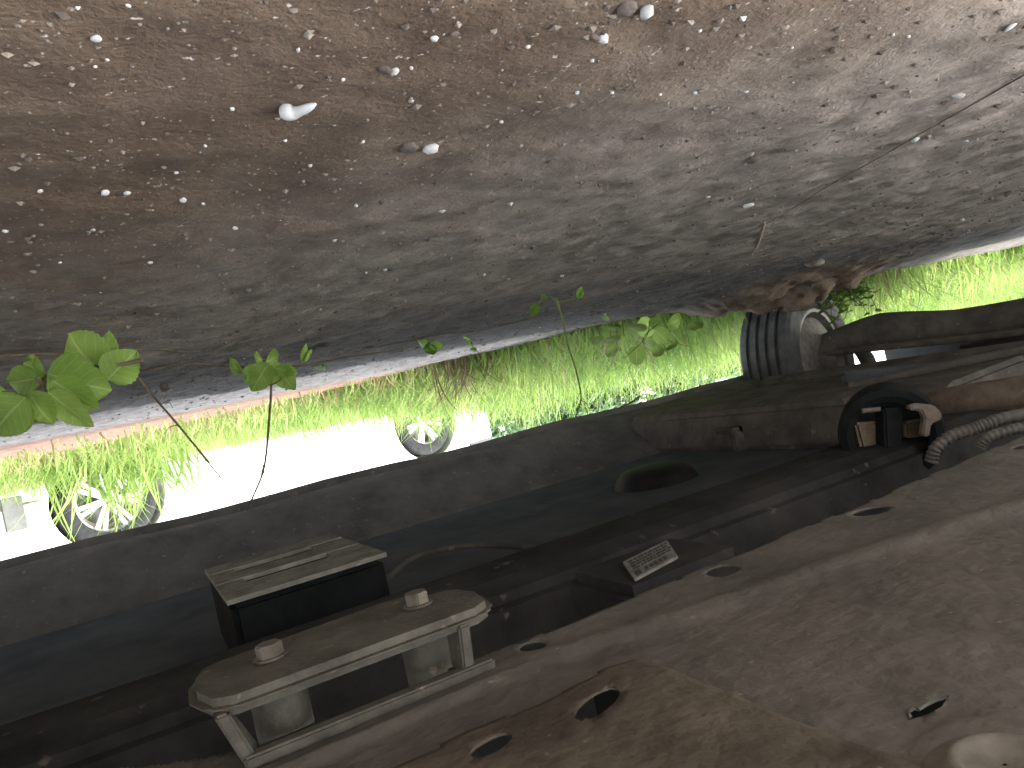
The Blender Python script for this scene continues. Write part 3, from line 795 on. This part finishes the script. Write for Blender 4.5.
for i in range(9000):                                                  # ragged front of the turf
    y = random.uniform(1.15, 8.5); x = float(start_x(y)) - .05 + random.random() ** 1.5 * .7 + .12 * float(vnoise(np.array(0.), np.array(y), .3, 44))
    if 1.75 < y < 2.75 and x < 2.25: continue
    blade(mb, x, y, float(ground_z(x, y)) - .005, random.uniform(.05, .24) * (.6 + .8 * random.random()), random.uniform(.004, .009), random.uniform(0, 2 * PI), random.uniform(.2, 1.2), 1 if random.random() < .10 else 0, random.uniform(-.6, .6))
for i in range(1500):                                                  # thin short grass over the orange soil
    y = random.uniform(-1.2, 1.1); sx_ = float(start_x(y)); x = random.uniform(2.7, sx_ + .1)
    if random.random() > (x - 2.6) / (sx_ - 2.4): continue
    blade(mb, x, y, float(ground_z(x, y)) - .005, random.uniform(.03, .12), random.uniform(.004, .008), random.uniform(0, 2 * PI), random.uniform(.2, 1.2), 1 if random.random() < .35 else 0, random.uniform(-.6, .6))
# broader tall blades in front of the far wheels
for (l0, n0, cnt) in ((0, -.45, 80), (-.15, -.35, 40), (.2, -.4, 50), (WB, -.6, 26), (WB - .1, -.4, 18)):
    for i in range(cnt):
        l_ = l0 + random.gauss(0, .13); n_ = n0 + random.gauss(0, .12); n_ = min(n_, -.06)
        p = T @ Vector((l_, n_, 0))
        blade(mb, p.x, p.y, -.01, random.uniform(.30, .66), random.uniform(.010, .024), random.uniform(0, 2 * PI), random.uniform(.2, .8), 0, random.uniform(-.5, .5))
# far lawn, coarser
for i in range(16000):
    y = random.uniform(-6, 40); x = random.uniform(2.6, 40)
    if x < 6 and y < 9: continue
    l_ = (x - A0[0]) * hd[0] + (y - A0[1]) * hd[1]; n_ = (x - A0[0]) * hd[1] - (y - A0[1]) * hd[0]
    if -.8 < l_ < WB + .8 and -.02 < n_ < 1.8: continue
    blade(mb, x, y, float(ground_z(x, y)) - .01, random.uniform(.08, .28), random.uniform(.015, .04), random.uniform(0, 2 * PI), random.uniform(.1, .7), 0, random.uniform(-.6, .6))
tag(mb.build('grass', [M_grass, M_dry], fix=False, smooth=True), 'bright green unmown grass beyond the pale sand', kind='stuff')

# withered tuft and leaf litter at the turf edge
p = P(465, 388, d=2.9)
mb = MB()
for i in range(110):
    x, y = p.x + random.gauss(0, .07), p.y + random.gauss(0, .08)
    blade(mb, x, y, float(ground_z(x, y)) - .004, random.uniform(.10, .32), random.uniform(.003, .007), random.uniform(0, 6.28), random.uniform(.3, 1.3), 0, random.uniform(-.6, .6))
tag(mb.build('dry_tuft', mat('withered', (.085, .070, .035), (.20, .16, .085), 12, .8, trans=.25), fix=False), 'withered brown grass tuft in front of the far white wheel', 'grass tuft')
for (px, py, w, lab) in [(436, 365, 22, 'larger dark dead leaf lying on the pale sand'), (414, 371, 13, 'smaller dark dead leaf beside the larger one on the pale sand')]:
    p = on_ground(px, py); d_ = (p - Vector(ORG)).dot(Vector(FWD)); r = w / FOC * d_ / 2
    mb = MB(); bm = bmesh.new()
    vs = [(r * 1.3 * math.cos(t) * (1 + .15 * math.sin(3 * t)), r * .8 * math.sin(t), r * .35 * math.cos(2 * t) + r * .2) for t in np.linspace(0, 2 * PI, 15)[:-1]]
    mb.add([(0, 0, r * .1)] + vs, [(0, i, i % 14 + 1) for i in range(1, 15)]); bm.free()
    o = mb.build('dead_leaf', M_darks, smooth=True); o.location = (p.x, p.y, float(ground_z(p.x, p.y)) + .004); o.rotation_euler = (.1, .1, 1.2)
    md = o.modifiers.new('thickness', 'SOLIDIFY'); md.thickness = .002
    tag(o, lab, 'leaf', 'dead leaves on the pale sand')


# ------------------------------------------------------------------ creeping vines
def leaf_mesh(mb, base, tip, width, normal, cup=.10, teeth=9, round_=0.0):
    """toothed leaf from base to tip with a folded midrib"""
    base, tip = Vector(base), Vector(tip); ax = tip - base; L_ = ax.length; ax.normalize()
    n = Vector(normal); n = (n - ax * n.dot(ax)).normalized(); sd = ax.cross(n)
    N_ = 18; vs = []; ph = random.random() * 6
    for i in range(N_ + 1):
        t = i / N_
        ww = width * .5 * (math.sin(PI * min(1, t) ** (.72 if not round_ else .9)) ** (.75 - .25 * round_)) * (1 + .07 * ((i * teeth / N_ * 2) % 2 - .5) * (1 - round_))
        if i in (0, N_): ww = .0002
        drop = -L_ * .22 * (t - .35) ** 2
        mid = base + ax * (L_ * t) + n * (drop + .012 * L_ * math.sin(7 * t + ph))
        vs += [mid + sd * (-ww) + n * (cup * ww), mid + sd * (-ww * .5) + n * (cup * ww * .35), mid, mid + sd * (ww * .5) + n * (cup * ww * .35 + .004 * math.sin(5 * t + ph)), mid + sd * ww + n * (cup * ww)]
    mb.add(vs, [(5 * i + k, 5 * i + k + 1, 5 * i + k + 6, 5 * i + k + 5) for i in range(N_) for k in range(4)])


TO_CAM = -Vector(FWD)


def px_leaf(par, bpx, tpx, wpx, d, material, tilt=(0, 0, 0), d2=None, **k):
    b_, t_ = P(*bpx, d=d), P(*tpx, d=d2 or d * 1.02)
    for q in (b_, t_):
        g = float(ground_z(q.x, q.y)) + .003
        if q.z < g: q.z = g
    mb = MB(); nrm = TO_CAM * 1.0 + Vector((0, 0, .15)) + Vector(tilt)
    leaf_mesh(mb, b_, t_, wpx / FOC * d, nrm, **k)
    o = mb.build('leaf', material, par, smooth=True, angle=80, fix=False)
    at = o.data.attributes.new('leaf_grid', 'FLOAT_VECTOR', 'POINT')
    at.data.foreach_set('vector', [c for i in range(19) for q in range(5) for c in ((q - 2) / 2, i / 18, 0.0)])
    return o


def px_stem(par, pix, d, rad, material, name='stem', d2=None, taper=.5):
    d2 = d2 or d; pts = []
    for i, q in enumerate(pix):
        p = P(*q, d=d + (d2 - d) * i / max(1, len(pix) - 1)); g = float(ground_z(p.x, p.y)) + rad * .7
        if p.z < g: p.z = g
        pts.append(p)
    pts = spline(pts, 6); mb = MB(); mb.tube(pts, [rad * (1 - taper * i / len(pts)) for i in range(len(pts))], 7)
    return mb.build(name, material, par, smooth=True)


def vine(pix, label):
    p = on_ground(*pix); return empty('creeping_vine', p, label, 'vine', None)


v1 = vine((140, 360), 'vine with the big broad green leaves in a cluster at the left edge')
D1 = .52
px_stem(v1, [(142, 360), (112, 366), (60, 370), (25, 392), (-20, 420)], D1, .0016, M_stem)
px_stem(v1, [(45, 383), (25, 400), (14, 412)], D1 * .98, .0013, M_stem)
px_stem(v1, [(35, 378), (44, 388), (45, 400)], D1 * .98, .0010, M_stem)
for bpx, tpx, w, tl, dd_ in [((107, 380), (63, 333), 40, (0, 0, .1), .66), ((108, 380), (106, 329), 20, (.2, 0, 0), .675), ((107, 380), (137, 350), 26, (0, .1, .1), .655),
                             ((46, 374), (110, 392), 40, (0, 0, .1), .645), ((48, 392), (92, 428), 22, (.1, 0, .1), .63), ((40, 378), (4, 384), 22, (0, 0, .1), .65), ((52, 380), (98, 410), 26, (0, 0, .2), .64),
                             ((24, 398), (-12, 437), 30, (0, 0, .1), .61), ((28, 392), (52, 426), 24, (.1, .1, 0), .625), ((0, 392), (-24, 398), 30, (0, 0, 0), .62), ((18, 398), (22, 434), 22, (.1, 0, 0), .615), ((44, 374), (20, 362), 20, (0, 0, .1), .66)]:
    px_leaf(v1, bpx, tpx, w * 1.5, dd_ - .14, M_leaf, tl)

v2 = vine((398, 350), 'thin vine running along the shade with a climbing stem and three leaves')
D2 = 1.08
px_stem(v2, [(138, 364), (190, 364), (240, 367), (300, 366), (345, 357), (402, 350)], 1.10, .0020, M_stem, d2=1.2)
px_stem(v2, [(262, 362), (270, 372), (271, 390), (269, 420), (266, 455), (262, 475), (255, 492), (247, 510)], D2, .0021, M_stem, taper=.4)
px_stem(v2, [(266, 466), (262, 470), (261, 478)], D2, .0008, M_stem)
px_stem(v2, [(272, 385), (280, 380), (284, 372), (283, 360)], D2, .0012, M_stem)
for bpx, tpx, w, tl, dd_ in [((268, 364), (250, 393), 26, (0, 0, .1), 1.06), ((272, 364), (295, 391), 26, (.2, 0, .1), 1.07), ((266, 362), (280, 356), 26, (0, 0, .5), 1.09), ((240, 374), (228, 357), 12, (0, 0, .2), 1.10), ((240, 373), (236, 362), 9, (.4, 0, 0), 1.1), ((258, 366), (243, 384), 18, (.2, 0, .1), 1.075), ((276, 368), (298, 374), 16, (.1, .1, .1), 1.065), ((262, 360), (252, 354), 13, (0, 0, .2), 1.08), ((303, 362), (306, 342), 7, (0, 0, 0), 1.15), ((304, 362), (312, 348), 6, (0, 0, 0), 1.15)]:
    px_leaf(v2, bpx, tpx, w, dd_, M_leaf, tl)

v3 = vine((140, 385), 'bare thin tendril with tiny hooks hanging right of the big leaves')
px_stem(v3, [(139, 378), (152, 395), (172, 418), (192, 442), (208, 462), (224, 482)], .95, .0017, M_stem, taper=.5)
for a, b, c_ in [((160, 404), (168, 402), (173, 408)), ((178, 425), (170, 427), (164, 434)), ((206, 459), (203, 466), (199, 474)), ((218, 475), (224, 474), (228, 478))]:
    px_stem(v3, [a, b, c_], .95, .0007, M_stem)

v4 = vine((560, 318), 'slender seedling with a curled top and two tiny leaves before the grass')
px_stem(v4, [(556, 298), (562, 318), (568, 345), (576, 370), (581, 395), (579, 408), (574, 420)], 1.25, .0018, M_gstem, taper=.4)
px_stem(v4, [(558, 304), (552, 298), (545, 297), (538, 303), (533, 311)], 1.25, .0016, M_gstem)
px_stem(v4, [(557, 302), (568, 301), (578, 298)], 1.25, .0012, M_gstem)
px_stem(v4, [(580, 400), (586, 403), (589, 409)], 1.25, .0009, M_stem)
px_leaf(v4, (537, 304), (531, 318), 10, 1.25, M_leaf2); px_leaf(v4, (578, 298), (583, 286), 8, 1.25, M_leaf2); px_leaf(v4, (546, 298), (540, 294), 6, 1.25, M_leaf2)

v5 = vine((425, 352), 'single small leafy sprig on the edge of the pale sand')
px_stem(v5, [(440, 349), (428, 345), (416, 338)], 1.7, .0016, M_gstem)
for bpx, tpx, w, tl in [((428, 343), (414, 333), 14, (0, 0, .3)), ((428, 344), (434, 356), 14, (.3, 0, 0)), ((430, 345), (444, 347), 10, (0, .3, 0))]: px_leaf(v5, bpx, tpx, w, 1.68, M_leaf2, tl)

v6 = vine((650, 325), 'round leaved weed in the sunlit grass left of the tyre')
for i in range(4): px_stem(v6, [(650 + 10 * i, 322), (642 + 9 * i + random.uniform(-8, 8), 338), (625 + 22 * i, 350 + random.uniform(-8, 8))], 2.36, .0018, M_gstem)
for (bx, by, tx, ty, w) in [(637, 344, 636, 366, 17), (640, 335, 652, 318, 20), (655, 330, 668, 342, 18), (618, 335, 604, 345, 16), (612, 345, 612, 358, 14), (668, 325, 683, 318, 18), (645, 325, 630, 330, 18), (600, 335, 594, 345, 12), (676, 340, 668, 352, 12), (656, 345, 660, 358, 13), (690, 322, 702, 330, 14), (660, 318, 652, 330, 16)]:
    px_leaf(v6, (bx, by), (tx, ty), w, 2.34 + random.uniform(-.06, .06), M_leaf, (random.uniform(-.3, .5), random.uniform(-.3, .5), .2), round_=1.0)

for (px, py, lab) in [(470, 338, 'tiny two leaved sprig between the small sprig and the curled seedling'), (610, 318, 'short sprig on the dark edge just left of the round leaved weed'), (318, 352, 'thin upright sprig behind the climbing stem at the sand edge')]:
    vv = vine((px, py), lab)
    px_stem(vv, [(px, py), (px + 3, py + 9), (px + 9, py + 15)], 1.75, .0012, M_gstem)
    for k in range(3): px_leaf(vv, (px + 3 * k, py + 5 * k), (px + 3 * k + random.choice((-1, 1)) * random.uniform(6, 11), py + 5 * k + random.uniform(-2, 9)), random.uniform(5, 8), 1.74, M_leaf2, (random.uniform(-.3, .3), 0, .2))

# dark weed against the foot of the tyre
p = Vector((1.90, 2.42, 0)); w7 = empty('weed', (p.x, p.y, float(ground_z(p.x, p.y))), 'dark leafy weed growing against the inner foot of the tyre', 'weed')
mb = MB(); lb = MB()
for i in range(42):
    a = random.uniform(0, 6.28); b0 = Vector((p.x + random.gauss(0, .035), p.y + random.gauss(0, .05), float(ground_z(p.x, p.y)) - .005)); t0 = b0 + Vector((.06 * math.cos(a), .06 * math.sin(a), random.uniform(.05, .15)))
    mb.tube([b0, b0 * .5 + t0 * .5 + Vector((0, 0, .015)), t0], .0014, 5)
    for k in range(3):
        a2 = a + random.uniform(-1.2, 1.2); q = b0.lerp(t0, .4 + .3 * k); leaf_mesh(lb, q, q + Vector((.035 * math.cos(a2), .035 * math.sin(a2), random.uniform(-.01, .02))), .022, (0, 0, 1), round_=.6)
mb.build('stem', M_gstem, w7); lb.build('foliage', M_weed, w7, smooth=True)

# ------------------------------------------------------------------ hedges and trees beyond
def bush(name, label, cat, cx_, cy_, rx, ry, hgt, count, leaf, material, group=None, trunk=0):
    root = empty(name, (cx_, cy_, 0), label, cat, group); mb = MB()
    lumps = [(random.uniform(-.8, .8) * rx, random.uniform(-.8, .8) * ry, random.uniform(.35, .8), random.uniform(.35, .6)) for _ in range(12)]
    for i in range(count):
        lx, ly, lz, lr = random.choice(lumps)
        d_ = Vector((random.gauss(0, 1), random.gauss(0, 1), random.gauss(0, 1))).normalized() * lr * random.uniform(.5, 1) ** .5
        c = Vector((cx_ + lx + d_.x * rx * .7, cy_ + ly + d_.y * ry * .7, trunk + (hgt - trunk) * min(1, max(.02, lz + d_.z * .6 - .15))))
        u = Vector((random.gauss(0, 1), random.gauss(0, 1), random.gauss(0, 1))).normalized(); w = u.orthogonal().normalized() * leaf * random.uniform(.3, .6); u = u * leaf * random.uniform(.7, 1.2)
        mb.add([c - u, c + w, c + u, c - w], [(0, 1, 2, 3)])
    mb.build('crown', material, root, fix=False)
    for k in range(4 if not trunk else 1):
        mb = MB()
        bx, by = (cx_ + random.uniform(-.5, .5) * rx, cy_ + random.uniform(-.5, .5) * ry) if not trunk else (cx_, cy_)
        mb.tube([(bx, by, -.1), (bx + .1, by, max(trunk, hgt * .4)), (bx + .2, by + .1, hgt * .75)], [.05 + .03 * trunk, .04 + .02 * trunk, .015], 8)
        mb.build('trunk', M_bark, root, smooth=True)


for i, (cx_, cy_, rx, ry, hh, lb_) in enumerate([(17, 9.5, 1.4, 3.0, 1.9, 'low pale green hedge seen just right of the white car'), (17, 13.2, 1.4, 1.6, 1.9, 'short hedge between the first and second pale hedges'),
                                                 (17, 17, 1.5, 3.2, 1.8, 'hedge between the white car and the tyre, farther off'),
                                                 (14, 27, 2.5, 2.8, 2.1, 'distant hedge seen between the tyre and the right edge'), (9.5, 31, 2.2, 2.2, 1.8, 'distant hedge at the right edge beyond the control arm')]):
    bush('hedge', lb_, 'hedge', cx_, cy_, rx, ry, hh, 7000, .13, M_hedge)

# ------------------------------------------------------------------ light
EL, AZ = math.radians(38), math.radians(-25)         # azimuth from +Y towards +X
sd = Vector((math.sin(AZ) * math.cos(EL), math.cos(AZ) * math.cos(EL), math.sin(EL)))
sun = bpy.data.objects.new('sun', bpy.data.lights.new('sun', 'SUN')); COL.objects.link(sun)
sun.data.energy = 1.5; sun.data.angle = math.radians(10); sun.data.color = (1, .96, .90)
sun.rotation_euler = sd.to_track_quat('Z', 'Y').to_euler(); sun.location = sd * 20
w = bpy.data.worlds.new('World'); scene.world = w; w.use_nodes = True
N, K = w.node_tree.nodes, w.node_tree.links
sky = N.new('ShaderNodeTexSky'); sky.sky_type = 'NISHITA'; sky.sun_disc = False
sky.sun_elevation = EL; sky.sun_rotation = AZ; sky.dust_density = 2; sky.air_density = 1.0
hs = N.new('ShaderNodeHueSaturation'); hs.inputs['Saturation'].default_value = .35        # milky, hazy sky
K.new(sky.outputs[0], hs.inputs['Color']); K.new(hs.outputs[0], N['Background'].inputs[0]); N['Background'].inputs[1].default_value = .15

scene.view_settings.view_transform = 'Standard'
scene.view_settings.look = 'None'
scene.view_settings.exposure = 3.05
scene.view_settings.gamma = 1
scene.render.engine = 'CYCLES'
scene.cycles.max_bounces = 10
scene.cycles.diffuse_bounces = 8
scene.cycles.use_denoising = True
